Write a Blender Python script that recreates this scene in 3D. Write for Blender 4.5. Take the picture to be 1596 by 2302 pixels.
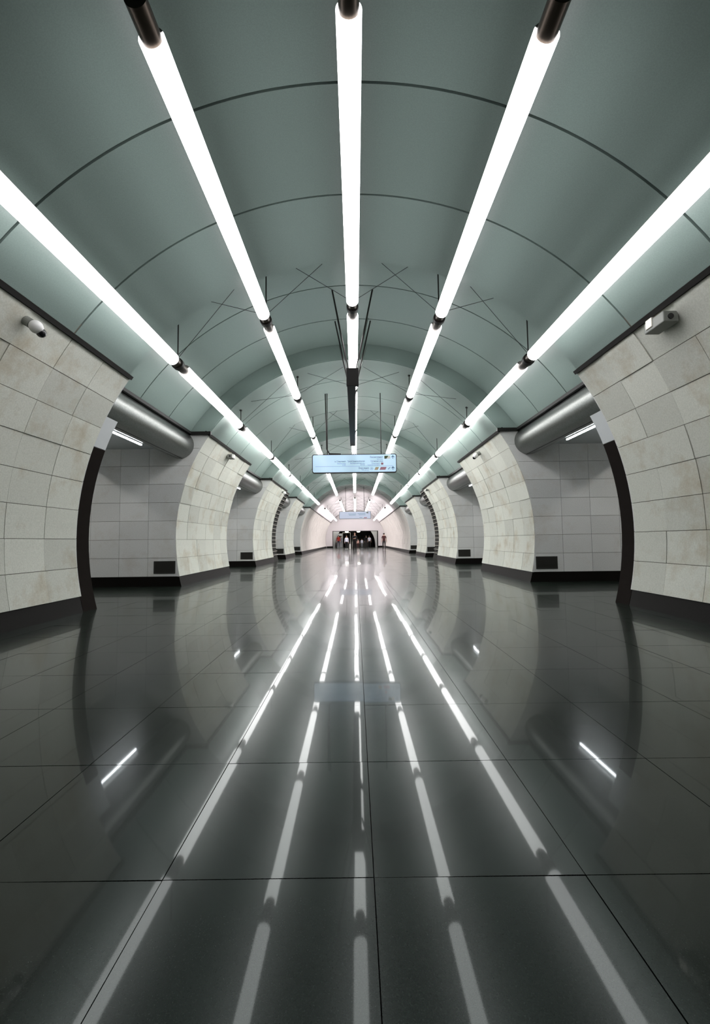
import bpy, bmesh, math, random
from mathutils import Matrix, Vector
PI = math.pi
S = bpy.context.scene
C = S.collection
for o in list(bpy.data.objects):
    bpy.data.objects.remove(o)
rnd = random.Random(7)

# ------------------------------------------------------------------ camera
W_PX, H_PX, F_PX, HORIZON, ROLL, CAM_H = 1596, 2302, 1010.0, 1215.0, 0.0125, 1.05
cam = bpy.data.cameras.new('camera')
cam_o = bpy.data.objects.new('camera', cam)
C.objects.link(cam_o)
cam.sensor_fit = 'VERTICAL'
cam.sensor_height = 36.0
cam.lens = F_PX / H_PX * 36.0
cam.clip_start, cam.clip_end = 0.05, 300
pitch = math.atan((HORIZON - H_PX / 2) / F_PX)
cam_o.matrix_world = (Matrix.Translation((0, 0, CAM_H)) @ Matrix.Rotation(math.radians(90) + pitch, 4, 'X')
                      @ Matrix.Rotation(-ROLL, 4, 'Z'))
S.camera = cam_o
# ------------------------------------------------------------------ world, exposure
world = bpy.data.worlds.new('underground')
S.world = world
world.use_nodes = True
world.node_tree.nodes['Background'].inputs[0].default_value = (0.6, 0.7, 0.7, 1)
world.node_tree.nodes['Background'].inputs[1].default_value = 0.0
vs = S.view_settings
vs.view_transform = 'Standard'
vs.look = 'None'
vs.gamma = 1
vs.use_curve_mapping = False
vs.exposure = 0.12
TUBE_POWER = 11.5         # hall tubes
TUBE_DIMMED = 5.5           # first bay set dimmer so the near vault and floor fall off darker
TUBE_MID = 8.0            # second bay, partly dimmed for the same near falloff
END_POWER = 13.0          # warmer tubes of the end section
LED_POWER = 36.0

# ------------------------------------------------------------------ materials
def new_mat(name):
    m = bpy.data.materials.new(name)
    m.use_nodes = True
    nt = m.node_tree
    return m, nt, nt.nodes['Principled BSDF']
def plain(name, col, rough=0.6, metal=0.0, spec=0.5):
    m, nt, b = new_mat(name)
    b.inputs['Base Color'].default_value = (*col, 1)
    b.inputs['Roughness'].default_value = rough
    b.inputs['Metallic'].default_value = metal
    b.inputs['Specular IOR Level'].default_value = spec
    return m
def glow(name, col, power):
    m, nt, b = new_mat(name)
    b.inputs['Base Color'].default_value = (0.8, 0.8, 0.8, 1)
    b.inputs['Emission Color'].default_value = (*col, 1)
    b.inputs['Emission Strength'].default_value = power
    return m
def N(nt, t, **k):
    n = nt.nodes.new(t)
    for a, v in k.items():
        setattr(n, a, v)
    return n
def grainy(name, c0, c1, scale, rough, spec=0.5, rr=0.0, bump=0.0, obj_var=0.0, stain=None, stain_amt=0.35, metal=0.0):
    """base colour between c0 and c1 by fine noise, optional per-piece variation and stains"""
    m, nt, b = new_mat(name)
    L = nt.links.new
    tc = N(nt, 'ShaderNodeTexCoord')
    no = N(nt, 'ShaderNodeTexNoise')
    no.inputs['Scale'].default_value = scale
    no.inputs['Detail'].default_value = 4
    geo = N(nt, 'ShaderNodeNewGeometry')
    L(geo.outputs['Position'], no.inputs['Vector'])
    mix = N(nt, 'ShaderNodeMix', data_type='RGBA')
    mix.inputs['A'].default_value = (*c0, 1)
    mix.inputs['B'].default_value = (*c1, 1)
    ramp = N(nt, 'ShaderNodeMapRange')
    ramp.inputs['From Min'].default_value = 0.35
    ramp.inputs['From Max'].default_value = 0.65
    L(no.outputs['Fac'], ramp.inputs['Value'])
    L(ramp.outputs['Result'], mix.inputs['Factor'])
    col = mix.outputs['Result']
    if stain:
        n2 = N(nt, 'ShaderNodeTexNoise')
        n2.inputs['Scale'].default_value = 1.7
        n2.inputs['Detail'].default_value = 6
        n2.inputs['Roughness'].default_value = 0.65
        L(geo.outputs['Position'], n2.inputs['Vector'])
        r2 = N(nt, 'ShaderNodeMapRange')
        r2.inputs['From Min'].default_value = 0.52
        r2.inputs['From Max'].default_value = 0.78
        r2.inputs['To Max'].default_value = stain_amt
        L(n2.outputs['Fac'], r2.inputs['Value'])
        m2 = N(nt, 'ShaderNodeMix', data_type='RGBA')
        m2.inputs['B'].default_value = (*stain, 1)
        L(r2.outputs['Result'], m2.inputs['Factor'])
        L(col, m2.inputs['A'])
        col = m2.outputs['Result']
    if obj_var:
        oi = N(nt, 'ShaderNodeObjectInfo')
        r3 = N(nt, 'ShaderNodeMapRange')
        r3.inputs['To Min'].default_value = 1 - obj_var
        r3.inputs['To Max'].default_value = 1 + obj_var
        L(oi.outputs['Random'], r3.inputs['Value'])
        hs = N(nt, 'ShaderNodeHueSaturation')
        L(r3.outputs['Result'], hs.inputs['Value'])
        L(col, hs.inputs['Color'])
        col = hs.outputs['Color']
    L(col, b.inputs['Base Color'])
    b.inputs['Roughness'].default_value = rough
    b.inputs['Metallic'].default_value = metal
    b.inputs['Specular IOR Level'].default_value = spec
    if rr:
        r4 = N(nt, 'ShaderNodeMapRange')
        r4.inputs['To Min'].default_value = max(0.01, rough - rr)
        r4.inputs['To Max'].default_value = rough + rr
        L(no.outputs['Fac'], r4.inputs['Value'])
        L(r4.outputs['Result'], b.inputs['Roughness'])
    if bump:
        bp = N(nt, 'ShaderNodeBump')
        bp.inputs['Strength'].default_value = bump
        bp.inputs['Distance'].default_value = 0.01
        L(no.outputs['Fac'], bp.inputs['Height'])
        L(bp.outputs['Normal'], b.inputs['Normal'])
    return m
M = {}
M['stone'] = grainy('pale_limestone', (0.60, 0.615, 0.545), (0.70, 0.71, 0.64), 60, 0.55, 0.35, obj_var=0.10, stain=(0.36, 0.26, 0.12), stain_amt=0.62)
M['stone_side'] = grainy('grey_limestone', (0.60, 0.61, 0.59), (0.70, 0.705, 0.685), 60, 0.55, 0.35, obj_var=0.07, stain=(0.38, 0.30, 0.2), stain_amt=0.3)
M['stone_end'] = grainy('cream_limestone', (0.66, 0.63, 0.58), (0.76, 0.73, 0.69), 30, 0.5, 0.4, stain=(0.5, 0.4, 0.3), stain_amt=0.25)
M['grout'] = plain('dark_grout', (0.16, 0.14, 0.11), 0.9)
M['vault'] = grainy('grey_green_enamel', (0.222, 0.290, 0.265), (0.250, 0.322, 0.295), 90, 0.30, 0.6, obj_var=0.05)
M['vault_end'] = grainy('off_white_enamel', (0.62, 0.60, 0.60), (0.66, 0.63, 0.635), 60, 0.8, 0.15)
M['shell'] = plain('black_backing', (0.02, 0.018, 0.015), 0.9)
M['granite'] = grainy('polished_dark_granite', (0.005, 0.0078, 0.0060), (0.021, 0.031, 0.024), 210, 0.035, 0.5, rr=0.02, obj_var=0.12)
def second_lobe(m, rough, fac):
    """polished crystals beside duller ones: a second, rougher gloss over the same stone"""
    nt = m.node_tree
    L = nt.links.new
    b1 = nt.nodes['Principled BSDF']
    b2 = N(nt, 'ShaderNodeBsdfPrincipled')
    L(b1.inputs['Base Color'].links[0].from_socket, b2.inputs['Base Color'])
    b2.inputs['Roughness'].default_value = rough
    for b_ in (b1, b2):
        b_.inputs['Specular Tint'].default_value = (0.88, 1.0, 0.95, 1)
    mx = N(nt, 'ShaderNodeMixShader')
    mx.inputs[0].default_value = fac
    L(b1.outputs[0], mx.inputs[1])
    L(b2.outputs[0], mx.inputs[2])
    L(mx.outputs[0], nt.nodes['Material Output'].inputs['Surface'])
second_lobe(M['granite'], 0.21, 0.64)
M['plinth'] = grainy('black_granite', (0.003, 0.0025, 0.002), (0.007, 0.006, 0.005), 150, 0.5, 0.1)
M['black'] = plain('black_metal', (0.010, 0.009, 0.008), 0.5, 0.0, 0.3)
M['brown'] = plain('dark_brown_metal', (0.006, 0.003, 0.0015), 0.8, 0.0, 0.1)
M['steel'] = grainy('brushed_steel', (0.20, 0.21, 0.20), (0.25, 0.26, 0.25), 40, 0.36, metal=1.0)
M['sleeve'] = plain('dark_bronze', (0.05, 0.038, 0.028), 0.35, 0.8)
M['housing'] = plain('grey_lamp_housing', (0.30, 0.29, 0.28), 0.5, 0.4)
M['tube'] = glow('white_tube', (1.0, 0.985, 0.985), TUBE_POWER)
M['tube_dimmed'] = glow('dimmed_white_tube', (1.0, 0.98, 1.0), TUBE_DIMMED)  # same kind of tube, power lowered to darken the near bay
M['tube_mid'] = glow('mid_white_tube', (1.0, 0.985, 0.99), TUBE_MID)
M['tube_end'] = glow('pinkish_white_tube', (1.0, 0.93, 0.95), END_POWER)
M['led'] = glow('cool_white_strip', (0.92, 0.95, 1.0), LED_POWER)
M['globe'] = glow('white_globe', (1.0, 0.97, 0.9), 9)
M['white'] = plain('white_plastic', (0.72, 0.72, 0.70), 0.4)
M['grey'] = plain('grey_plastic', (0.20, 0.21, 0.19), 0.5)
M['lens'] = plain('black_glass', (0.01, 0.01, 0.012), 0.12)
M['grille'] = plain('dark_grille', (0.035, 0.035, 0.03), 0.5, 0.4)
M['slat'] = plain('pale_metal', (0.55, 0.53, 0.47), 0.4, 0.5)
M['sign'] = glow('light_blue_panel', (0.52, 0.72, 0.90), 0.42)
M['sign'].node_tree.nodes['Principled BSDF'].inputs['Base Color'].default_value = (0.50, 0.68, 0.84, 1)
M['sign'].node_tree.nodes['Principled BSDF'].inputs['Roughness'].default_value = 0.12
M['sign_far'] = glow('pale_grey_blue_panel', (0.66, 0.70, 0.85), 0.25)
M['sign_far'].node_tree.nodes['Principled BSDF'].inputs['Base Color'].default_value = (0.42, 0.46, 0.58, 1)
M['ink'] = plain('dark_teal_ink', (0.03, 0.13, 0.20), 0.5)
M['ink2'] = plain('mid_teal_ink', (0.16, 0.32, 0.45), 0.5)
M['ochre'] = plain('ochre_print', (0.50, 0.42, 0.26), 0.5)
M['rose'] = plain('rose_print', (0.45, 0.22, 0.27), 0.5)
M['olive'] = plain('olive_print', (0.06, 0.09, 0.03), 0.5)
M['pale'] = plain('pale_print', (0.72, 0.74, 0.66), 0.5)
M['platform'] = grainy('platform_panel', (0.42, 0.42, 0.41), (0.50, 0.50, 0.49), 20, 0.6)
M['added_lamp'] = glow('added_strip', (1.0, 0.97, 0.93), 24.0)  # emission of the unseen strips added over platforms and lobby
M['soffit'] = plain('grey_soffit', (0.62, 0.65, 0.66), 0.6)
M['escalator'] = plain('dark_escalator', (0.05, 0.04, 0.03), 0.5, 0.3)

# ------------------------------------------------------------------ helpers
def obj(name, bm_or_me, mat, parent=None, smooth=False, loc=None):
    if isinstance(bm_or_me, bmesh.types.BMesh):
        me = bpy.data.meshes.new(name)
        bmesh.ops.recalc_face_normals(bm_or_me, faces=bm_or_me.faces)
        bm_or_me.to_mesh(me)
        bm_or_me.free()
        if mat is not None:
            me.materials.append(M[mat] if isinstance(mat, str) else mat)
        if smooth:
            me.polygons.foreach_set('use_smooth', [True] * len(me.polygons))
    else:
        me = bm_or_me
    o = bpy.data.objects.new(name, me)
    C.objects.link(o)
    if parent:
        o.parent = parent
    if loc:
        o.location = loc
    return o
def soften(me):
    """smooth curved faces, crisp corners"""
    b = bmesh.new()
    b.from_mesh(me)
    for f in b.faces:
        f.smooth = True
    for e in b.edges:
        if len(e.link_faces) == 2 and e.calc_face_angle(0) > 0.6:
            e.smooth = False
    b.to_mesh(me)
    b.free()
def tag(o, label=None, cat=None, group=None, kind=None):
    for k, v in (('label', label), ('category', cat), ('group', group), ('kind', kind)):
        if v:
            o[k] = v
    return o
def empty(name, loc=(0, 0, 0), parent=None):
    o = bpy.data.objects.new(name, None)
    C.objects.link(o)
    o.location = loc
    o.empty_display_size = 0.1
    if parent:
        o.parent = parent
    return o
def thing(name, label, cat, loc=(0, 0, 0), group=None):
    return tag(empty(name, loc), label, cat, group)
def bx(bm, x0, x1, y0, y1, z0, z1, bev=0.0):
    r = bmesh.ops.create_cube(bm, size=1.0)
    vsx = r['verts']
    for v in vsx:
        v.co = Vector(((x0 + x1) / 2 + v.co.x * (x1 - x0), (y0 + y1) / 2 + v.co.y * (y1 - y0), (z0 + z1) / 2 + v.co.z * (z1 - z0)))
    if bev:
        es = list({e for v in vsx for e in v.link_edges})
        bmesh.ops.bevel(bm, geom=es, offset=bev, segments=2, affect='EDGES', profile=0.5)
    return bm
def box(x0, x1, y0, y1, z0, z1, bev=0.0):
    return bx(bmesh.new(), x0, x1, y0, y1, z0, z1, bev)
def tube(bm, p, q, r, n=10, r2=None, caps=True):
    p, q = Vector(p), Vector(q)
    d = (q - p)
    L = d.length
    m = Matrix.Translation((p + q) / 2) @ d.to_track_quat('Z', 'Y').to_matrix().to_4x4()
    bmesh.ops.create_cone(bm, cap_ends=caps, segments=n, radius1=r, radius2=r if r2 is None else r2, depth=L, matrix=m)
    return bm
def sweep(bm, prof, y0, y1, closed=True, caps=True):
    """extrude an (x,z) profile along Y"""
    a = [bm.verts.new((x, y0, z)) for x, z in prof]
    b = [bm.verts.new((x, y1, z)) for x, z in prof]
    n = len(prof)
    for i in range(n if closed else n - 1):
        j = (i + 1) % n
        bm.faces.new((a[i], a[j], b[j], b[i]))
    if closed and caps:
        bm.faces.new(a)
        bm.faces.new(b[::-1])
    return bm
def arcp(cz, R, a0, a1, n):
    return [(R * math.cos(a0 + (a1 - a0) * i / n), cz + R * math.sin(a0 + (a1 - a0) * i / n)) for i in range(n + 1)]
def band(cz, R0, R1, a0, a1, n):
    """closed profile of a ring sector"""
    return arcp(cz, R0, a0, a1, n) + arcp(cz, R1, a1, a0, n)
D = math.radians

# ------------------------------------------------------------------ hall layout (metres, camera at y = 0 looking along +Y)
CZ, RI = 1.17, 4.35           # inner circle: pier faces and the lower vault rings
CZO, RO = 1.10, 4.82          # raised vault rings over the passages
PERIOD = 8.2
def pier_y(k):                # k = 0 is behind the camera
    s = 10.9 + PERIOD * (k - 2)
    return s, s + 4.3
Y_BACK, Y_END = -6.0, 66.0
Y_LAST = pier_y(5)[0]         # from here on no more passages
A_TRAY = math.atan2(3.68 - CZ, 3.60)          # top of stone on the circle
PLINTH = 0.238
SIDE = {-1: ', big dome-camera side', 1: ', big grey-box side', 0: ''}   # the wall with the large dome camera and the wall with the large grey box
A_PL = math.asin((PLINTH - CZ) / RI)
A_FL = math.asin((0 - CZ) / RI)
ROWS = 8
def mir(prof, s):
    return [(x * s, z) for x, z in prof]

# ------------------------------------------------------------------ floor
TX, TY = 0.66, 0.735
floor = tag(obj('floor', box(-11, 11, Y_BACK, 82, -0.3, -0.032), 'shell'), kind='structure')
tile_me = bpy.data.meshes.new('floor_tile')
b = box(-TX / 2 + 0.0016, TX / 2 - 0.0016, -TY / 2 + 0.0016, TY / 2 - 0.0016, -0.03, 0.0)
b.to_mesh(tile_me)
b.free()
tile_me.materials.append(M['granite'])
rest = bmesh.new()
def rest_tile(cx, cy, tx, ty):
    x0, x1, y0, y1 = cx - TX / 2 + .0016, cx + TX / 2 - .0016, cy - TY / 2 + .0016, cy + TY / 2 - .0016
    t = [rest.verts.new((x, y, (x - cx) * tx + (y - cy) * ty)) for x, y in ((x0, y0), (x1, y0), (x1, y1), (x0, y1))]
    u = [rest.verts.new((v.co.x, v.co.y, -0.03)) for v in t]
    rest.faces.new(t)
    for i in range(4):
        j = (i + 1) % 4
        rest.faces.new((t[j], t[i], u[i], u[j]))
NX = 11
for iy in range(int(Y_BACK / TY), int(82 / TY)):
    cy = (iy + 0.5) * TY
    for ix in range(-NX, NX):
        cx = (ix + 0.5) * TX + 0.045
        near = 0 < iy < 13
        if near and abs(cx) < (4.7 if cy < 7.3 else 6.7):
            t = obj('floor_tile', tile_me, None, floor, loc=(cx, cy, 0))
            t.rotation_euler = (rnd.gauss(0, 0.0010), rnd.gauss(0, 0.0012), 0)
        else:
            rest_tile(cx, cy, rnd.gauss(0, 0.0014), rnd.gauss(0, 0.0010))
tag(obj('floor_tile_field', rest, 'granite', floor), kind='stuff')
pf = bmesh.new()
for s in (-1, 1):
    bx(pf, min(s * 7.26, s * 11), max(s * 7.26, s * 11), Y_BACK, 82, -0.03, 0.0)
obj('platform_paving', pf, 'granite', floor)

# ------------------------------------------------------------------ walls: piers with stone tiles
def row_angles(r):
    a = A_PL + (A_TRAY - A_PL) * r / ROWS
    return a, A_PL + (A_TRAY - A_PL) * (r + 1) / ROWS
COLS = 6
TW = 4.3 / COLS
face_meshes = {}
def face_tile(s, r, proud):
    key = (s, r, proud)
    if key not in face_meshes:
        g = 0.0035
        a0, a1 = row_angles(r)
        bm = bmesh.new()
        prof = band(CZ, RI - proud, RI + 0.04, a0 + g / RI, a1 - g / RI, 3)
        sweep(bm, mir(prof, s), g, TW - g)
        bmesh.ops.recalc_face_normals(bm, faces=bm.faces)
        me = bpy.data.meshes.new('stone_tile')
        bm.to_mesh(me)
        bm.free()
        me.materials.append(M['stone'])
        face_meshes[key] = me
    return face_meshes[key]
SIDE_X = [5.02, 5.72, 6.42, 7.12]
SIDE_Z = [PLINTH + 0.448 * i for i in range(7)] + [3.36, 3.70]
side_meshes = {}
def xface(z):
    return math.sqrt(max(RI ** 2 - (z - CZ) ** 2, 0))
def side_prof(c, r):
    g = 0.0035
    z0, z1 = SIDE_Z[r] + g, SIDE_Z[r + 1] - g
    if c == 0:
        zs = [z0 + (z1 - z0) * i / 3 for i in range(4)]
        return [(xface(z) + 0.002, z) for z in zs] + [(SIDE_X[0] - g, z1), (SIDE_X[0] - g, z0)]
    return [(SIDE_X[c - 1] + g, z0), (SIDE_X[c - 1] + g, z1), (SIDE_X[c] - g, z1), (SIDE_X[c] - g, z0)]
def side_tile(s, c, r):
    key = (s, c, r)
    if key not in side_meshes:
        bm = sweep(bmesh.new(), mir(side_prof(c, r), s), 0, 0.04)
        bmesh.ops.recalc_face_normals(bm, faces=bm.faces)
        me = bpy.data.meshes.new('side_tile')
        bm.to_mesh(me)
        bm.free()
        me.materials.append(M['stone_side'])
        side_meshes[key] = me
    return side_meshes[key]
core_prof = arcp(CZ, RI + 0.03, A_FL, A_TRAY + 0.05, 20) + [(7.13, 3.9), (7.13, 0.0)]
walls = {}
for s, side in ((-1, 'left'), (1, 'right')):
    wall = tag(empty('wall_' + side, (s * 4.3, 0, 0)), kind='structure')
    walls[s] = wall
    base = tag(empty('baseboard_' + side, (s * 4.2, 0, 0)), kind='structure')
    plat = tag(obj('wall_platform_' + side, box(min(s * 10.8, s * 11), max(s * 10.8, s * 11), Y_BACK, Y_LAST + 2, 0, 4.6), 'platform'), kind='structure')
    for k in range(0, 6):
        y0, y1 = pier_y(k)
        if k == 5:
            y1 = Y_END
        off = Vector((-s * 4.3, 0, 0))
        pier = obj('pier', sweep(bmesh.new(), mir(core_prof, s), y0 + 0.035, y1), 'stone_end' if k == 5 else 'grout', wall)
        pier.location = off
        # plinth, slightly recessed under the stone
        pp = arcp(CZ, RI + 0.012, A_FL, A_PL, 3) + [(7.13, PLINTH), (7.13, 0)]
        pl = obj('plinth', sweep(bmesh.new(), mir(pp, s), y0 - 0.0 + 0.012, y1), 'plinth', base)
        pl.location = (-s * 4.2, 0, 0)
        if k in (1, 2, 3):
            for r in range(ROWS):
                for c in range(COLS):
                    proud = rnd.choice((0.0, 0.003, 0.006)) if r < 4 else rnd.choice((0.0, 0.004, 0.012))
                    obj('stone_tile', face_tile(s, r, proud), None, pier, loc=(0, y0 + c * TW, 0))
            if k > 1:
                for r in range(8):
                    for c in range(4):
                        obj('side_tile', side_tile(s, c, r), None, pier, loc=(0, y0, 0))
            else:
                bm = bmesh.new()
                for r in range(8):
                    for c in range(4):
                        sweep(bm, mir(side_prof(c, r), s), y0, y0 + 0.04)
                tag(obj('side_tile_field', bm, 'stone_side', pier), kind='stuff')
        else:
            bm = bmesh.new()
            ncol = COLS if k < 5 else int(round((y1 - y0) / TW))
            for r in range(ROWS):
                a0, a1 = row_angles(r)
                for c in range(ncol):
                    w = (y1 - y0) / ncol
                    pr = rnd.choice((0.0, 0.004, 0.012))
                    sweep(bm, mir(band(CZ, RI - pr, RI + 0.04, a0 + .0008, a1 - .0008, 2), s), y0 + c * w + .0035, y0 + (c + 1) * w - .0035)
            tag(obj('stone_tile_field', bm, 'stone_end' if k == 5 else 'stone', pier), kind='stuff')
            bm = bmesh.new()
            for r in range(8):
                for c in range(4):
                    sweep(bm, mir(side_prof(c, r), s), y0, y0 + 0.04)
            tag(obj('side_tile_field', bm, 'stone_side', pier), kind='stuff')
    # tiled back faces of the piers, soffits over the passages and platforms
    for k in range(0, 5):
        y1 = pier_y(k)[1]
        bm = bmesh.new()
        for r in range(8):
            for c in range(4):
                sweep(bm, mir(side_prof(c, r), s), y1, y1 + 0.02)
        o = tag(obj('back_tile_field', bm, 'stone_side', wall), kind='stuff')
        o.location = (-s * 4.3, 0, 0)
    for k in range(0, 5):
        y0, y1 = pier_y(k)[1], pier_y(k + 1)[0]
        so = obj('passage_soffit', box(min(s * 4.3, s * 7.13), max(s * 4.3, s * 7.13), y0, y1 + 0.035, 3.36, 3.5), 'soffit', wall)
        so.location = (-s * 4.3, 0, 0)
    so = obj('platform_soffit', box(min(s * 7.13, s * 11), max(s * 7.13, s * 11), Y_BACK, Y_LAST + 2, 4.4, 4.6), 'platform', wall)
    so.location = (-s * 4.3, 0, 0)

# ------------------------------------------------------------------ vault
ceiling = tag(empty('ceiling', (0, 0, 5.5)), kind='structure')
def cobj(name, bm, mat, smooth=False):
    o = obj(name, bm, mat, ceiling, smooth)
    o.location = (0, 0, -5.5)
    return o
A_V = A_TRAY + 0.016          # start of the lower vault, above the dark tray
A_VO = math.atan2(3.74 - CZO, 4.02)
GAP = 0.014
def vault_panel(y0, y1, cz, R, a, mat):
    bm = sweep(bmesh.new(), band(cz, R, R + 0.03, a, PI - a, 56), y0 + GAP, y1 - GAP)
    o = cobj('vault_panel', bm, mat)
    soften(o.data)
    return o
for k in range(0, 5):
    y0, y1 = pier_y(k)
    for i in range(3):
        w = (y1 - y0) / 3
        vault_panel(y0 + i * w, y0 + (i + 1) * w, CZ, RI + 0.02, A_V, 'vault')
    z0 = y1
    w = (PERIOD - 4.3) / 3
    for i in range(3):
        vault_panel(z0 + i * w, z0 + (i + 1) * w, CZO, RO, A_VO, 'vault')
    # step faces
    for (yy, th) in ((y0, 0.03), (y1 - 0.03, 0.03)):
        prof = arcp(CZ, RI + 0.05, A_TRAY, PI - A_TRAY, 56) + arcp(CZO, RO + 0.03, PI - A_VO, A_VO, 56)
        cobj('step_face', sweep(bmesh.new(), prof, yy, yy + th), 'vault')
y0 = Y_LAST
vault_panel(y0, y0 + 1.45, CZ, RI + 0.02, A_V, 'vault')
vault_panel(y0 + 1.45, y0 + 2.9, CZ, RI + 0.02, A_V, 'vault')
prof = arcp(CZ, RI + 0.05, A_TRAY, PI - A_TRAY, 56) + arcp(CZO, RO + 0.03, PI - A_VO, A_VO, 56)
cobj('step_face', sweep(bmesh.new(), prof, y0, y0 + 0.03), 'vault')
ye = y0 + 2.9
npan = 18
for i in range(npan):
    w = (Y_END - ye) / npan
    vault_panel(ye + i * w, ye + (i + 1) * w, CZ, RI + 0.02, A_V, 'vault_end')
cobj('vault_backing', sweep(bmesh.new(), band(CZ, 5.1, 5.2, 0.56, PI - 0.56, 48), Y_BACK, Y_END), 'shell')

# ------------------------------------------------------------------ end walls
def end_profile(y, th, x_open, z_open, name, mat):
    bm = bmesh.new()
    R = RI + 0.06
    a = math.asin((z_open - CZ) / R)
    arc = arcp(CZ, R, a, PI - a, 40)
    sweep(bm, arc, y, y + th)
    for s in (-1, 1):
        p = [(x_open, 0), (x_open, z_open)] + arcp(CZ, R, a, A_FL, 12)
        sweep(bm, mir(p, s), y, y + th)
    return obj(name, bm, mat)
tag(end_profile(Y_END, 0.35, 3.34, 2.45, 'wall_end', 'vault_end'), kind='structure')
tag(obj('wall_back', box(-11, 11, Y_BACK - 0.2, Y_BACK, 0, 6.2), 'stone_side'), kind='structure')
bm = bmesh.new()
bx(bm, 3.20, 3.34, Y_END - 0.02, Y_END + 0.4, 0, 2.45)
bx(bm, -3.34, -3.28, Y_END - 0.02, Y_END + 0.4, 0, 2.45)
bx(bm, -3.34, 3.34, Y_END - 0.02, Y_END + 0.4, 2.40, 2.46)
tag(obj('trim_1', bm, 'black'), kind='structure')
bm = bmesh.new()
for s in (-1, 1):
    bx(bm, min(s * 3.34, s * 4.18), max(s * 3.34, s * 4.18), Y_END - 0.03, Y_END, 0, PLINTH)
tag(obj('baseboard_end', bm, 'plinth'), kind='structure')
# escalator lobby behind the opening
for s, side in ((-1, 'left'), (1, 'right')):
    tag(obj('wall_lobby_' + side, box(min(s * 4.6, s * 4.8), max(s * 4.6, s * 4.8), Y_END + 0.35, 82, 0, 4.2), 'vault_end'), kind='structure')
tag(obj('ceiling_lobby', box(-4.8, 4.8, Y_END + 0.35, 82, 4.2, 4.4), 'soffit'), kind='structure')
bm = bmesh.new()
ra = 3.15
outer = [(4.6, 0.0), (4.6, 4.2), (-4.6, 4.2), (-4.6, 0.0)]
arc = [(ra * math.cos(t), 0.3 + ra * 1.1 * math.sin(t)) for t in [PI - PI * i / 30 for i in range(31)]]
arc = [(-ra, 0.0)] + arc + [(ra, 0.0)]
sweep(bm, outer + arc, 71.0, 71.3)
tag(obj('wall_arch', bm, 'white'), kind='structure')
bm = sweep(bmesh.new(), [(x * 1.02, z) for x, z in arc], 71.3, 81.5, closed=False)
tag(obj('wall_escalator_shaft', bm, 'escalator'), kind='structure')
tag(obj('wall_shaft_end', box(-4.6, 4.6, 81.6, 81.8, 0, 4.2), 'escalator'), kind='structure')

# ------------------------------------------------------------------ added platform strip lights, out of view beyond the passages, brighten the pier sides
for s in (-1, 1):
    for k in range(0, 5):
        y0 = pier_y(k)[1]
        l = thing('added_platform_light', 'added platform ceiling strip light outside ' + ('the passage before the first pier', 'the brown-framed passage', 'the second passage', 'the louvered passage', 'the last passage')[k] + SIDE[s], 'light', (s * 8.6, y0 - 1.0, 4.38), 'added platform strip lights')
        obj('diffuser', box(-0.09, 0.09, 0, 5.0, -0.06, 0.0, 0.01), 'added_lamp', l)
        obj('backplate', box(-0.11, 0.11, -0.02, 5.02, 0.0, 0.02), 'grey', l)

# ------------------------------------------------------------------ dark cable trays
def cable_tray(s, k, label):
    y0, y1 = pier_y(k)
    if k == 5:
        y1 = Y_END - 0.05
    t = thing('cable_tray', label, 'cable tray', (s * 3.58, y0, 3.72), 'cable trays along the stone piers')
    a = A_TRAY
    prof = [(math.cos(q) * R, CZ + math.sin(q) * R) for q, R in ((a + .001, RI - .03), (a + .015, RI - .03), (a + .015, RI + .12), (a + .001, RI + .12))]
    o = obj('tray', sweep(bmesh.new(), mir(prof, s), y0 - 0.05, y1 + 0.02), 'black', t)
    o.location = (-s * 3.58, -y0, -3.72)
    o = obj('crossbar', box(min(s * 3.50, s * 4.10), max(s * 3.50, s * 4.10), y0 - 0.08, y0 - 0.01, 3.68, 3.755), 'black', t)
    o.location = (-s * 3.58, -y0, -3.72)
where = {1: 'with a camera hung under it', 2: 'on the pier past the brown frames',
         3: 'on the pier edged with black louvers', 4: 'on the pier past the black louvers', 5: 'on the long cream wall of the end section'}
for s in (-1, 1):
    for k in range(1, 6):
        if k == 1:
            lab = 'thick black cable tray above a round dome camera' if s < 0 else 'black cable tray above a grey wall box'
        else:
            lab = 'black bent cable tray ' + where[k] + SIDE[s]
        cable_tray(s, k, lab)

# ------------------------------------------------------------------ steel tube beams over the passages, strip lights
pas = {1: 'over the passage beside the brown frame', 2: 'over the passage one pier past the brown frame', 3: 'over the passage beside the black louvers', 4: 'over the passage next to the cream end section'}
for s in (-1, 1):
    for k in range(1, 5):
        y0, y1 = pier_y(k)[1], pier_y(k + 1)[0]
        t = thing('steel_beam', 'round polished steel beam ' + pas[k] + SIDE[s], 'beam', (s * 4.27, y0, 3.44), 'steel tube beams over the passages')
        o = obj('casing', tube(bmesh.new(), (0, -0.05, 0), (0, y1 - y0 + 0.034, 0), 0.335, 48), 'steel', t)
        soften(o.data)
        obj('ledge', box(min(s * -0.30, s * -0.13), max(s * -0.30, s * -0.13), -0.02, y1 - y0 - 0.02, 0.25, 0.31), 'black', t)
        obj('seam', tube(bmesh.new(), (-s * 0.05, 0, -0.332), (-s * 0.05, y1 - y0, -0.332), 0.008, 6), 'black', t)
        l = thing('strip_light', 'slim strip light ' + pas[k] + SIDE[s], 'light', (s * 4.53, y0 + 0.45, 3.14), 'strip lights in the passages')
        obj('diffuser', box(-0.014, 0.014, 0, 2.0, -0.016, 0.012, 0.004), 'led', l)
        obj('backplate', box(-0.02, 0.02, -0.01, 2.01, 0.012, 0.024), 'grey', l)
        for yy in (0.3, 1.7):
            obj('stem', tube(bmesh.new(), (0, yy, 0.024), (0, yy, 0.22), 0.006, 6), 'grey', l)

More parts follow.
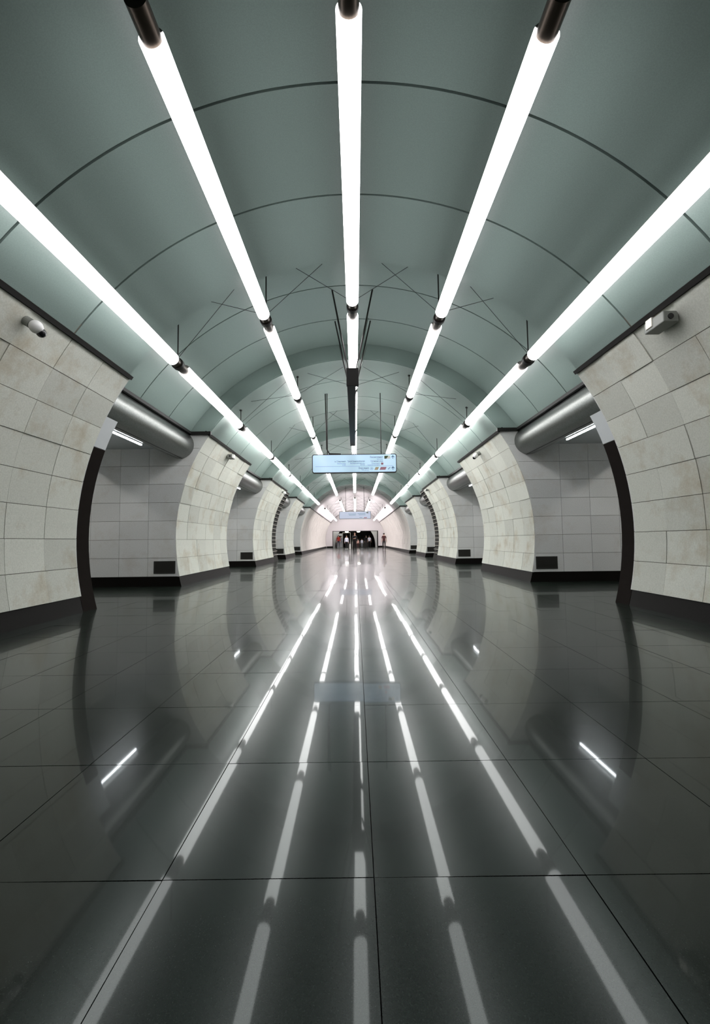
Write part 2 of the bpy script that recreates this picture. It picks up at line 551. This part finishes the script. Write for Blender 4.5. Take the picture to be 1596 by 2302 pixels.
# ------------------------------------------------------------------ brown frames and black louvers at pier edges
for s in (-1, 1):
    y1 = pier_y(1)[1]
    t = thing('gate_frame', 'dark brown curved metal frame at the pier edge under the beam' + SIDE[s], 'gate frame', (s * 4.3, y1, 0), 'brown gate frames')
    a1 = math.asin((2.58 - CZ) / RI)
    o = obj('frame', sweep(bmesh.new(), mir(band(CZ, RI + 0.01, RI + 0.6, A_FL, a1, 14), s), y1 + 0.002, y1 + 0.36), 'brown', t)
    o.location = (-s * 4.3, -y1, 0)
    o = obj('header', sweep(bmesh.new(), mir(band(CZ, RI + 0.01, RI + 0.6, a1 + .002, math.asin((3.06 - CZ) / RI), 6), s), y1 + 0.002, y1 + 0.36), 'soffit', t)
    o.location = (-s * 4.3, -y1, 0)
    o['label'] = 'pale grey upper panel'
    y1 = pier_y(3)[1]
    t = thing('louver', 'tall curved black louver with pale slats at the pier edge' + SIDE[s], 'louver', (s * 4.3, y1, 0), 'black louvers at the pier edges')
    o = obj('backing', sweep(bmesh.new(), mir(band(CZ, RI + 0.03, RI + 0.5, A_FL, A_TRAY, 16), s), y1 + 0.002, y1 + 1.3), 'shell', t)
    o.location = (-s * 4.3, -y1, 0)
    for i in range(18):
        a = A_PL + (A_TRAY - A_PL) * (i + 0.5) / 18
        o = obj('slat', sweep(bmesh.new(), mir(band(CZ, RI - 0.02, RI + 0.03, a - 0.0026, a + 0.0026, 1), s), y1 + 0.02, y1 + 1.28), 'slat', t)
        o.location = (-s * 4.3, -y1, 0)

# ------------------------------------------------------------------ vents low on the pier sides
vp = {2: 'beside the brown frame', 3: 'one pier past the blue sign', 4: 'facing the black louvers', 5: 'by the cream end section'}
for s in (-1, 1):
    for k in range(2, 6):
        y0 = pier_y(k)[0]
        t = thing('vent_grille', 'dark vent grille on the pier side, ' + vp[k] + SIDE[s], 'vent', (s * 4.61, y0, 0.31), 'vent grilles low on the pier sides')
        bm = bmesh.new()
        for (a, b_, c, d) in ((-.26, .26, 0, .03), (-.26, .26, .27, .30), (-.26, -.23, .03, .27), (.23, .26, .03, .27)):
            bx(bm, a, b_, -0.012, -0.001, c, d)
        obj('frame', bm, 'grille', t)
        obj('backing', box(-.23, .23, -0.004, -0.001, .03, .27), 'shell', t)
        for i in range(8):
            obj('slat', box(-.23, .23, -0.010, -0.004, .04 + i * .029, .052 + i * .029), 'grille', t)

# ------------------------------------------------------------------ tube lights
ROWX = {'crown': [(0.0, 4.93)], 'middle': [(-1.44, 4.72), (1.44, 4.72)], 'outer': [(-2.90, 4.00), (2.90, 4.00)]}
TR = 0.098
def arc_shell(R, th, a0, a1, n, L):
    prof = [(R * math.cos(a0 + (a1 - a0) * i / n), R * math.sin(a0 + (a1 - a0) * i / n)) for i in range(n + 1)]
    prof += [((R - th) * math.cos(a1 + (a0 - a1) * i / n), (R - th) * math.sin(a1 + (a0 - a1) * i / n)) for i in range(n + 1)]
    return sweep(bmesh.new(), prof, 0, L)
def make_mesh(name, bm, mat, smooth=True):
    me = bpy.data.meshes.new(name)
    bmesh.ops.recalc_face_normals(bm, faces=bm.faces)
    bm.to_mesh(me)
    bm.free()
    me.materials.append(M[mat])
    if smooth:
        soften(me)
    return me
GAPL = 0.25
def lamp_meshes(L, mat):
    g = GAPL
    return dict(
        diffuser=make_mesh('diffuser', arc_shell(TR, 0.012, D(145), D(395), 22, L - 2 * g), mat),
        housing=make_mesh('housing', arc_shell(TR + 0.003, 0.03, D(33), D(147), 12, L - 2 * g), 'housing'),
        sleeve=make_mesh('end_sleeve', tube(bmesh.new(), (0, 0, 0), (0, GAPL, 0), 0.078, 20), 'sleeve'),
        clamp=make_mesh('clamp', tube(bmesh.new(), (0, 0, 0), (0, 0.07, 0), 0.098, 20), 'black'))
def vault_z(x, y):
    for k in range(0, 6):
        y0, y1 = pier_y(k)
        if k == 5:
            y1 = 999
        if y0 <= y <= y1:
            return CZ + math.sqrt((RI + 0.02) ** 2 - x * x)
    return CZO + math.sqrt(RO ** 2 - x * x)
seg_lab = ['in the first bay', 'over the brown frames', 'at the blue sign',
           'one passage past the blue sign', 'before the black louvers', 'over the black louvers',
           'just past the black louvers', 'before the far grey sign']
end_lab = ['first past the far sign', 'second past the far sign', 'third past the far sign', 'third before the end wall', 'second before the end wall', 'last before the end wall']
row_lab = {'crown': 'along the vault crown', 'middle': 'beside the crown row', 'outer': 'in the lowest row'}
neigh = {0.0: (-1.44, 1.44), -1.44: (-2.9, 0.0), 1.44: (0.0, 2.9), -2.9: (-1.44,), 2.9: (1.44,)}
JOINTS = [2.80, 7.3, 11.4, 15.6, 19.75, 23.85, 27.95, 32.0, 36.0]
END_JOINTS = [40.6 + 4.1 * i for i in range(7)]
mesh_cache = {}
def lamp(x, z, y, y1, mat, label, group):
    L = round(y1 - y, 3)
    if (L, mat) not in mesh_cache:
        mesh_cache[(L, mat)] = lamp_meshes(L, mat)
    meshes = mesh_cache[(L, mat)]
    t = thing('tube_light', label, 'light', (x, y, z), group)
    obj('diffuser', meshes['diffuser'], None, t, loc=(0, GAPL, 0))
    obj('housing', meshes['housing'], None, t, loc=(0, GAPL, 0))
    obj('end_sleeve', meshes['sleeve'], None, t, loc=(0, 0.002, 0))
    obj('end_sleeve', meshes['sleeve'], None, t, loc=(0, L - GAPL - 0.002, 0))
    obj('clamp', meshes['clamp'], None, t, loc=(0, L - 0.075, 0))
    yj = L - 0.04
    zt = vault_z(x, y + yj) - z
    bm = bmesh.new()
    tube(bm, (0, yj, 0.09), (0, yj, zt - 0.001), 0.011, 8)
    tube(bm, (0, yj, zt - 0.03), (0, yj, zt - 0.001), 0.03, 10)
    obj('rod', bm, 'black', t)
    for nx in neigh[min(neigh, key=lambda q: abs(q - x))]:
        ex = x + (nx - x) * 0.82
        ez = vault_z(ex, y + yj) - z
        obj('cable', tube(bmesh.new(), (0, yj, 0.095), (ex - x, yj, ez - 0.002), 0.0045, 5), 'black', t)
for row, pts in ROWX.items():
    for (x, z) in pts:
        for i in range(len(JOINTS) - 1):
            lamp(x, z, JOINTS[i], JOINTS[i + 1], ('tube_dimmed', 'tube_mid')[i] if i < 2 else 'tube', 'white tube light ' + row_lab[row] + ', ' + seg_lab[i] + SIDE[(x > 0) - (x < 0)], 'white tube lights hung under the vault')
        for i in range(len(END_JOINTS) - 1):
            lamp(x * 0.94, z - 0.04, END_JOINTS[i], END_JOINTS[i + 1], 'tube_end', 'pinkish tube light ' + row_lab[row] + ', ' + end_lab[i] + SIDE[(x > 0) - (x < 0)], 'tube lights of the end section')

# ------------------------------------------------------------------ long dark box hung along the crown
t = thing('hanging_box', 'long dark box hung on slanted rods below the crown tube lights', 'ceiling box', (0, 7.9, 3.83))
obj('body', box(-0.115, 0.04, 0.06, 5.2, 0, 0.30, 0.006), 'black', t)
obj('end_plate', box(-0.125, 0.095, 0, 0.07, -0.005, 0.32, 0.006), 'black', t)
for yy, dy in ((8.43, 0.12), (9.68, 0.9)):
    for s in (-1, 1):
        zt = vault_z(0.39 * s, yy) - 3.83 - 0.003
        obj('rod', tube(bmesh.new(), (s * 0.07 - 0.02, dy, 0.30), (0.39 * s, yy - 7.9, zt), 0.016, 8), 'black', t)
        obj('pin', tube(bmesh.new(), (s * 0.075 - 0.02, dy - 0.03, 0.30), (0.30 * s, (yy - 7.9) - 0.03, zt * 0.72), 0.007, 6), 'steel', t)

# ------------------------------------------------------------------ signs
def text_mesh(s, size, align='RIGHT'):
    cu = bpy.data.curves.new('txt', 'FONT')
    cu.body = s
    cu.size = size
    cu.align_x = align
    cu.extrude = 0.0008
    cu.resolution_u = 2
    o = bpy.data.objects.new('txt', cu)
    C.objects.link(o)
    dg = bpy.context.evaluated_depsgraph_get()
    me = bpy.data.meshes.new_from_object(o.evaluated_get(dg))
    bpy.data.objects.remove(o)
    return me
def write(parent, s, x, z, width, cap, mat, name='lettering'):
    """right-aligned flat lettering, fitted to the measured width and height"""
    me = text_mesh(s, 1.0)
    w = max(v.co.x for v in me.vertices) - min(v.co.x for v in me.vertices)
    for v in me.vertices:
        v.co.x *= width / w
        v.co.y *= cap / 0.73
    me.materials.clear()
    me.materials.append(M[mat])
    o = obj(name, me, None, parent, loc=(x, -0.0018, z))
    o.rotation_euler = (PI / 2, 0, 0)
    return o
def rounded(x0, x1, z0, z1, r, n=5):
    p = []
    for cx, cz, a in ((x1 - r, z1 - r, 0), (x0 + r, z1 - r, 90), (x0 + r, z0 + r, 180), (x1 - r, z0 + r, 270)):
        for i in range(n + 1):
            q = D(a + 90 * i / n)
            p.append((cx + r * math.cos(q), cz + r * math.sin(q)))
    return p
def flat(parent, name, prof, mat, y=-0.002, th=0.002):
    return obj(name, sweep(bmesh.new(), prof, y, y + th), mat, parent)
def arrow(parent, x, z, h, mat):
    w = h * 0.46
    t_ = h * 0.085
    flat(parent, 'arrow', [(x - t_, z), (x + t_, z), (x + t_, z + h * .66), (x + w, z + h * .36), (x + w, z + h * .56), (x, z + h), (x - w, z + h * .56),
                           (x - w, z + h * .36), (x - t_, z + h * .66)], mat)
sg = thing('direction_sign', 'wide light blue hanging direction sign with small lettering and arrows', 'sign', (0, 13.2, 3.05))
SW, SH = 1.255, 0.56
obj('frame', sweep(bmesh.new(), rounded(-SW, SW, 0, SH, 0.06), 0.004, 0.13), 'grille', sg)
pan = obj('panel', sweep(bmesh.new(), rounded(-SW + .022, SW - .022, .022, SH - .022, 0.045), 0.0, 0.02), 'sign', sg)
def sx(px):                  # position across the sign from the measured fraction
    return -SW + 2 * SW * px
def sz(pz):
    return SH * (1 - pz)
k_ = 1.0
for txt, px, pz, wd, cap, m_ in (
        ('Локомотивный', .835, .215, .150, .050, 'ink'), ('проезд', .835, .315, .070, .042, 'ink2'),
        ('Гостиничная улица', .838, .430, .143, .046, 'ink'), ('Поликлиника', .803, .545, .098, .042, 'ink2'), ('Городская поликлиника', .800, .615, .145, .032, 'ink2'),
        ('Третий Нижнелихоборский', .622, .425, .202, .046, 'ink'), ('3rd Nizhnelikhoborsky', .622, .530, .172, .042, 'ink2'), ('Drive', .622, .605, .050, .038, 'ink2'),
        ('м. Станционная', .398, .425, .128, .046, 'ink'), ('Stantsionnaya', .398, .530, .100, .042, 'ink2'), ('street', .398, .605, .042, .038, 'ink2'),
        ('Окружная', .672, .800, .122, .060, 'ink'), ('Okruzhnaya', .672, .885, .085, .036, 'ink2')):
    write(pan, txt, sx(px), sz(pz), wd * 2 * SW, cap, m_)
flat(pan, 'divider', [(sx(.04), sz(.655)), (sx(.96), sz(.655)), (sx(.96), sz(.643)), (sx(.04), sz(.643))], 'ink2')
x0, x1, z0, z1 = sx(.855), sx(.925), sz(.27), sz(.11)
flat(pan, 'emblem_dark', [(x0, z0), (x0 + .06, z0), (x0 + .12, z1), (x0, z1)], 'olive')
flat(pan, 'emblem_pale', [(x0 + .063, z0), (x1, z0), (x1, z1), (x0 + .123, z1)], 'pale')
flat(pan, 'red_icon', rounded(sx(.815), sx(.842), sz(.585), sz(.475), .012), 'rose')
flat(pan, 'ochre_block', [(sx(.735), sz(.86)), (sx(.775), sz(.86)), (sx(.79), sz(.71)), (sx(.75), sz(.71))], 'ochre')
flat(pan, 'rose_block', [(sx(.795), sz(.86)), (sx(.865), sz(.86)), (sx(.88), sz(.71)), (sx(.81), sz(.71))], 'rose')
cxx, czz = sx(.703), sz(.785)
ring = bmesh.new()
for i in range(20):
    q0, q1 = 2 * PI * i / 20, 2 * PI * (i + 1) / 20
    sweep(ring, [(cxx + r * math.cos(q), czz + r * math.sin(q)) for r, q in ((.036, q0), (.036, q1), (.044, q1), (.044, q0))], -0.002, 0)
obj('ring_emblem', ring, 'ink2', pan)
flat(pan, 'ring_emblem_bar', [(cxx - .018, czz - .012), (cxx + .02, czz - .012), (cxx + .006, czz + .018)], 'ink')
flat(pan, 'escalator_icon', [(sx(.895), sz(.84)), (sx(.903), sz(.84)), (sx(.918), sz(.75)), (sx(.928), sz(.75)), (sx(.928), sz(.735)), (sx(.912), sz(.735))], 'ink')
arrow(pan, sx(.955), sz(.27), .10, 'ink')
arrow(pan, sx(.955), sz(.86), .10, 'ink')
for s, xr in ((-1, -0.80), (1, 0.80)):
    zt = vault_z(xr, 13.2) - 3.05 - 0.002
    obj('rod', tube(bmesh.new(), (xr, 0.06, SH), (xr, 0.06, zt), 0.013, 8), 'black', sg)
bm = bmesh.new()
tube(bm, (-.85, 0.06, zt), (-.82, .06, SH + .16), 0.018, 8)
tube(bm, (-.82, .06, SH + .17), (-.74, .06, SH + .03), 0.018, 8)
tube(bm, (-.76, .06, SH + .03), (-.40, .06, SH + .015), 0.018, 8)
obj('cable', bm, 'black', sg)

s2 = thing('far_sign', 'pale grey blue hanging sign at the start of the cream end section', 'sign', (0, 36.6, 2.80))
obj('frame', sweep(bmesh.new(), rounded(-1.30, 1.30, 0, .62, 0.05), 0.004, 0.13), 'grey', s2)
pan2 = obj('panel', sweep(bmesh.new(), rounded(-1.27, 1.27, .03, .59, 0.04), 0.0, 0.02), 'sign_far', s2)
flat(pan2, 'dark_emblem', rounded(.93, 1.08, .47, .54, .01), 'olive')
flat(pan2, 'rose_block', [(.70, .06), (.95, .06), (.98, .13), (.73, .13)], 'rose')
for i, (xa, xb, zz) in enumerate(((-.55, .10, .40), (-.5, .05, .30), (.2, .85, .42), (.3, .85, .32), (.35, .6, .10))):
    flat(pan2, 'text_line', [(xa, zz), (xb, zz), (xb, zz + .035), (xa, zz + .035)], 'ink2')
for xr in (-0.75, 0.75):
    zt = vault_z(xr, 36.6) - 2.80 - 0.002
    obj('rod', tube(bmesh.new(), (xr, 0.06, .62), (xr, 0.06, zt), 0.016, 8), 'grille', s2)

# ------------------------------------------------------------------ cameras and wall boxes
def on_pier(a):
    return RI * math.cos(a), CZ + RI * math.sin(a)
def dome_camera(s, y, label, size=1.0):
    a = A_TRAY - 0.03
    x, z = on_pier(a)
    t = thing('dome_camera', label, 'camera', (s * (x + .01), y, z), 'security cameras under the cable trays')
    nx, nz = -s * math.cos(a), -math.sin(a)
    r = 0.085 * size
    o = obj('bracket', tube(bmesh.new(), (0, 0, 0), (nx * .10, 0, nz * .10), r * .75, 16), 'grey', t)
    bm = bmesh.new()
    bmesh.ops.create_uvsphere(bm, u_segments=20, v_segments=12, radius=r, matrix=Matrix.Translation((nx * .16, 0, nz * .16)))
    h = obj('housing', bm, 'white', t, True)
    bm = bmesh.new()
    bmesh.ops.create_uvsphere(bm, u_segments=16, v_segments=10, radius=r * .72, matrix=Matrix.Translation((nx * .19, 0.055 * size, nz * .19 - .03)))
    obj('lens_dome', bm, 'lens', h, True)
dome_camera(-1, 4.85, 'round white dome camera with black lens under the thick cable tray', 0.85)
dome_camera(-1, 22.4, 'small dome camera under the tray on the pier edged with black louvers', 0.9)
def wall_box(s, y, label, k=1.0):
    a = A_TRAY - 0.035
    x, z = on_pier(a)
    t = thing('wall_box', label, 'wall box', (s * (x + .0), y, z), 'grey boxes under the cable trays')
    o = obj('body', box(min(0, -s * .22 * k), max(0, -s * .22 * k), -0.21 * k, 0.21 * k, -0.10 * k, 0.06 * k, 0.012), 'grey', t)
    obj('lid', box(min(-s * .02, -s * .235 * k), max(-s * .02, -s * .235 * k), 0.02 * k, 0.16 * k, -0.06 * k, 0.085 * k, 0.01), 'slat', t)
    obj('lens', tube(bmesh.new(), (-s * .12 * k, -.21 * k, -.02), (-s * .12 * k, -.225 * k, -.02), .04 * k, 14), 'lens', t)
wall_box(1, 5.05, 'grey box with paler lid under the straight cable tray', 0.8)
wall_box(-1, 12.9, 'small grey box under the bent tray of the pier past the brown frame', 0.7)
dome_camera(1, 12.9, 'small white dome camera with dark lens under the bent tray past the brown frame', 0.9)
wall_box(1, 22.3, 'small grey box under the tray of the pier with black louvers', 0.6)

# ------------------------------------------------------------------ lobby: globes, ticket frame, escalator
for x, wh in ((-1.30, 'above the person in the white long top'), (0.5, 'above the small person in pink')):
    g = thing('ceiling_globe', 'round white globe lamp ' + wh, 'light', (x, 68.6, 2.45), 'globe lamps in the lobby')
    bm = bmesh.new()
    bmesh.ops.create_uvsphere(bm, u_segments=20, v_segments=12, radius=0.27, matrix=Matrix.Scale(0.62, 4, (0, 0, 1)))
    obj('globe', bm, 'globe', g, True)
    obj('stem', tube(bmesh.new(), (0, 0, 0.16), (0, 0, 1.748), 0.02, 8), 'grille', g)
for x in (-2.2, 2.2):  # strips added out of view to brighten the lobby behind the opening
    l = thing('added_lobby_light', 'added strip light on the lobby ceiling over the ' + ('grey cabin' if x < 0 else 'person in dark clothes'), 'light', (x, 67.4, 4.18), 'added lobby strip lights')
    obj('diffuser', box(-0.10, 0.10, 0, 3.0, -0.06, 0.0, 0.01), 'added_lamp', l)
    obj('backplate', box(-0.12, 0.12, -0.02, 3.02, 0.0, 0.018), 'grey', l)
fr = thing('info_stand', 'pale metal portal frame standing in the lobby', 'stand', (-1.35, 69.5, 0))
obj('post', box(-.62, -.56, -.03, .03, 0, 2.3), 'slat', fr)
obj('post', box(.56, .62, -.03, .03, 0, 2.3), 'slat', fr)
obj('crossbar', box(-.56, .56, -.03, .03, 2.22, 2.3), 'slat', fr)
cab = thing('booth', 'light grey attendant cabin with dark window in the lobby', 'booth', (-2.45, 70.0, 0))
bd = obj('body', box(-.42, .42, -.4, .4, 0, 2.05, 0.03), 'soffit', cab)
obj('window_pane', box(-.33, .33, -.42, -.4, 1.05, 1.8), 'lens', bd)
obj('roof', box(-.46, .46, -.44, .44, 2.05, 2.13, 0.02), 'white', cab)
for i, x0 in enumerate((-1.0, 0.25, 1.45)):
    e = thing('escalator', ['dark escalator behind the portal frame', 'dark escalator in the middle of the shaft', 'dark escalator along the shaft wall'][i], 'escalator', (x0, 72.0, 0), 'escalators in the shaft')
    for j in range(7):
        obj('step', box(-.45, .45, 0.3 + j * .4, 0.7 + j * .4, max(0, j * .2 - .1), 0.12 + j * .2), 'grille', e)
    for s in (-1, 1):
        bm = sweep(bmesh.new(), [(-.04, 0), (.04, 0), (.04, 0.9), (-.04, 0.9)], 0, 3.2)
        for v in bm.verts:
            v.co.z += v.co.y * 0.5
        ob = obj('balustrade', bm, 'slat' if i == 0 else 'grille', e)
        ob.location = (s * .52, 0.2, 0)

# ------------------------------------------------------------------ people
skin_m = plain('skin', (0.55, 0.33, 0.24), 0.6)
def cloth(n, c):
    return plain(n, c, 0.85)
def person(label, x, y, head, h, top, trousers, hair, shoes, face_dir, pose, top_long=False, hair_long=False):
    """skin-modifier body grown from one connected skeleton, feet on the floor"""
    t = thing('person', label, 'person', (x, y, 0))
    k = h / 1.75
    st, arm = pose.get('stride', 0.12), pose.get('arms', ((0.08, 0.0), (0.08, 0.0)))
    V, E, R = [], [], []
    def add(p, r, prev=None):
        V.append((p[0] * k, p[1] * k, p[2] * k))
        R.append((r[0] * k, r[1] * k) if isinstance(r, tuple) else (r * k, r * k))
        if prev is not None:
            E.append((prev, len(V) - 1))
        return len(V) - 1
    pel = add((0, 0, 0.95), (0.155, 0.115))
    wa = add((0, 0.005, 1.12), (0.140, 0.10), pel)
    ch = add((0, 0.0, 1.33), (0.168, 0.115), wa)
    sh = add((0, -0.005, 1.45), (0.12, 0.085), ch)
    nk = add((0, 0.015, 1.525), 0.055, sh)
    jaw = add((0, 0.04, 1.60), (0.066, 0.075), nk)
    hd = add((0, 0.025, 1.67), (0.078, 0.092), jaw)
    add((0, 0.015, 1.735), (0.055, 0.066), hd)
    for s, (fy, lift) in ((-1, (st, 0)), (1, (-st, 0.0))):
        hip = add((s * 0.095, 0, 0.88), 0.098, pel)
        kn = add((s * 0.105, fy * 0.55 + 0.02, 0.49), 0.062, hip)
        cf = add((s * 0.105, fy * 0.75 - 0.01, 0.32), 0.058, kn)
        an = add((s * 0.105, fy - 0.02, 0.09), 0.042, cf)
        hl = add((s * 0.108, fy - 0.03, 0.045), (0.040, 0.042), an)
        add((s * 0.118, fy + 0.13, 0.032), (0.040, 0.028), hl)
    for s, a in ((-1, arm[0]), (1, arm[1])):
        shd = add((s * 0.185, -0.005, 1.425), 0.066, sh)
        if a == 'phone':
            el = add((s * 0.245, 0.06, 1.15), 0.044, shd)
            wr = add((s * 0.11, 0.27, 1.19), 0.030, el)
            hx = add((s * 0.05, 0.33, 1.22), (0.024, 0.034), wr)
        else:
            sp, sw = a
            el = add((s * (0.215 + sp * .4), sw * 0.4 - 0.02, 1.14), 0.045, shd)
            wr = add((s * (0.23 + sp), sw + 0.03, 0.90), 0.031, el)
            hx = add((s * (0.232 + sp), sw + 0.05, 0.82), (0.022, 0.038), wr)
        pv, pw = Vector(V[wr]) / k, Vector(V[hx]) / k
        d = (pw - pv).normalized()
        sd = d.cross(Vector((s, 0, 0.2))).normalized()
        for f, ln in ((-.027, .062), (-.009, .075), (.009, .07), (.026, .055)):
            b0 = add(tuple(pw + sd * f + d * .02), 0.0095, hx)
            b1 = add(tuple(pw + sd * f + d * (.02 + ln * .55) - Vector((s * .006, 0, 0))), 0.0085, b0)
            add(tuple(pw + sd * f + d * (.02 + ln) - Vector((s * .02, 0, 0))), 0.0075, b1)
        th = add(tuple(pw - sd * -.036 - d * .02), 0.011, hx)
        add(tuple(pw + sd * .052 + d * .025 - Vector((s * .012, 0, 0))), 0.009, th)
    me = bpy.data.meshes.new('body')
    me.from_pydata(V, E, [])
    o = bpy.data.objects.new('body', me)
    C.objects.link(o)
    md = o.modifiers.new('skin', 'SKIN')
    for i, r in enumerate(R):
        me.skin_vertices[0].data[i].radius = r
    me.skin_vertices[0].data[0].use_root = True
    md.use_smooth_shade = True
    o.modifiers.new('sub', 'SUBSURF').levels = 1
    o.modifiers['sub'].render_levels = 1
    dg = bpy.context.evaluated_depsgraph_get()
    m2 = bpy.data.meshes.new_from_object(o.evaluated_get(dg))
    bpy.data.objects.remove(o)
    m2.materials.clear()
    for m in (skin_m, top, trousers, shoes):
        m2.materials.append(m)
    zmin = min(v.co.z for v in m2.vertices)
    for p in m2.polygons:
        c = p.center / k
        i = 0
        if c.z < 0.085:
            i = 3
        elif c.z < 0.96 and abs(c.x) < 0.205:
            i = 2
        elif c.z < 1.50 and (abs(c.x) < 0.20 and c.y < 0.17):
            i = 1
        elif c.z < 1.50 and c.z > (0.93 if top_long else 1.22) and c.y < (0.20 if top_long else .17):
            i = 1
        p.material_index = i
        p.use_smooth = True
    for v in m2.vertices:
        v.co.z -= zmin
    body = obj('body', m2, None, t)
    # hair cap, ears, nose, eyes
    bm = bmesh.new()
    bmesh.ops.create_uvsphere(bm, u_segments=16, v_segments=10, radius=0.105 * k, matrix=Matrix.Translation((0, 0.008 * k, 1.69 * k - zmin)) @ Matrix.Diagonal((0.88, 1.05, 0.95, 1)))
    low = 1.66 if not hair_long else 1.5
    dele = [v for v in bm.verts if (v.co.y > 0.055 * k and v.co.z + zmin < 1.74 * k) or v.co.z + zmin < 1.63 * k]
    bmesh.ops.delete(bm, geom=dele, context='VERTS')
    if hair_long:
        bmesh.ops.create_uvsphere(bm, u_segments=12, v_segments=8, radius=0.1 * k, matrix=Matrix.Translation((0, -0.06 * k, 1.58 * k - zmin)) @ Matrix.Diagonal((0.9, 0.5, 1.5, 1)))
    obj('hair', bm, hair, t, True)
    bm = bmesh.new()
    tube(bm, (0, 0.115 * k, 1.655 * k - zmin), (0, 0.14 * k, 1.63 * k - zmin), 0.014 * k, 6)
    for s in (-1, 1):
        bmesh.ops.create_uvsphere(bm, u_segments=8, v_segments=6, radius=0.02 * k, matrix=Matrix.Translation((s * 0.085 * k, 0.02 * k, 1.655 * k - zmin)))
    obj('nose_and_ears', bm, skin_m, t, True)
    bm = bmesh.new()
    for s in (-1, 1):
        bmesh.ops.create_uvsphere(bm, u_segments=8, v_segments=6, radius=0.010 * k, matrix=Matrix.Translation((s * 0.032 * k, 0.112 * k, 1.675 * k - zmin)))
    obj('eyes', bm, 'lens', t, True)
    t.rotation_euler = (0, 0, face_dir)
    return t
blk, navy = cloth('black_cloth', (0.012, 0.011, 0.012)), cloth('dark_blue_cloth', (0.025, 0.028, 0.05))
wht, red = cloth('white_cloth', (0.80, 0.82, 0.92)), cloth('red_cloth', (0.42, 0.035, 0.02))
maroon, gry = cloth('maroon_cloth', (0.075, 0.02, 0.02)), cloth('grey_cloth', (0.25, 0.27, 0.30))
pinkc, darkg = cloth('pink_cloth', (0.75, 0.48, 0.42)), cloth('dark_grey_cloth', (0.04, 0.035, 0.035))
hair_d, hair_b = plain('dark_hair', (0.03, 0.018, 0.012), 0.7), plain('brown_hair', (0.12, 0.06, 0.03), 0.7)
shoe_d, shoe_w = plain('black_shoes', (0.015, 0.015, 0.015), 0.6), plain('white_shoes', (0.8, 0.8, 0.8), 0.6)
AW, TO = 0.0, PI           # away from / towards the camera
person('person in maroon short-sleeved top and dark trousers walking beside the cream wall', 3.05, 48.0, 0, 1.77, maroon, darkg, hair_d, shoe_d, AW, dict(stride=0.13, arms=((.02, -.08), (.05, .1))))
person('person dressed all in black standing with a hand raised to a phone', -0.06, 45.0, 0, 1.80, blk, blk, hair_b, shoe_d, TO + 0.25, dict(stride=0.05, arms=((.02, .02), 'phone')), True)
person('person in white long top and black trousers with white shoes walking', -1.08, 55.5, 0, 1.63, wht, blk, hair_b, shoe_w, TO, dict(stride=0.10, arms=((.03, .02), (.03, .02))), True)
person('person in red jacket in the lobby doorway', -2.52, 67.2, 0, 1.85, red, navy, hair_d, shoe_d, TO, dict(stride=0.05, arms=((.05, .0), (.05, .0))), True)
person('person in grey clothes next to the one in red', -2.15, 68.2, 0, 1.75, gry, gry, hair_b, shoe_d, AW, dict(stride=0.05, arms=((.02, .0), (.02, .0))), True)
person('person in white top and black trousers at the far side of the lobby', 2.10, 67.5, 0, 1.70, wht, blk, hair_d, shoe_d, AW + .3, dict(stride=0.12, arms=((.02, .1), (.02, -.1))), False)
person('person in dark clothes beside the white-topped one in the lobby', 1.65, 68.4, 0, 1.75, blk, darkg, hair_d, shoe_d, AW, dict(stride=0.1, arms=((.02, .0), (.02, .0))), True)
person('small person in pink top behind the one in black', 0.38, 67.0, 0, 1.22, pinkc, maroon, hair_b, shoe_d, TO, dict(stride=0.05, arms=((.02, .0), (.02, .0))), True)
person('small person in white top and grey trousers in the lobby', 0.98, 68.0, 0, 1.25, wht, gry, hair_d, shoe_d, TO, dict(stride=0.05, arms=((.02, .0), (.02, .0))), True)
bag = thing('carrier_bag', 'tall white bag beside the walker in the white top', 'bag', (-0.66, 55.6, 0))
obj('body', box(-.09, .09, -.12, .12, 0, 0.62, 0.03), 'white', bag)
bm = bmesh.new()
for s in (-1, 1):
    tube(bm, (s * .05, 0, .61), (s * .02, 0, .78), .01, 6)
obj('handle', bm, 'white', bag)
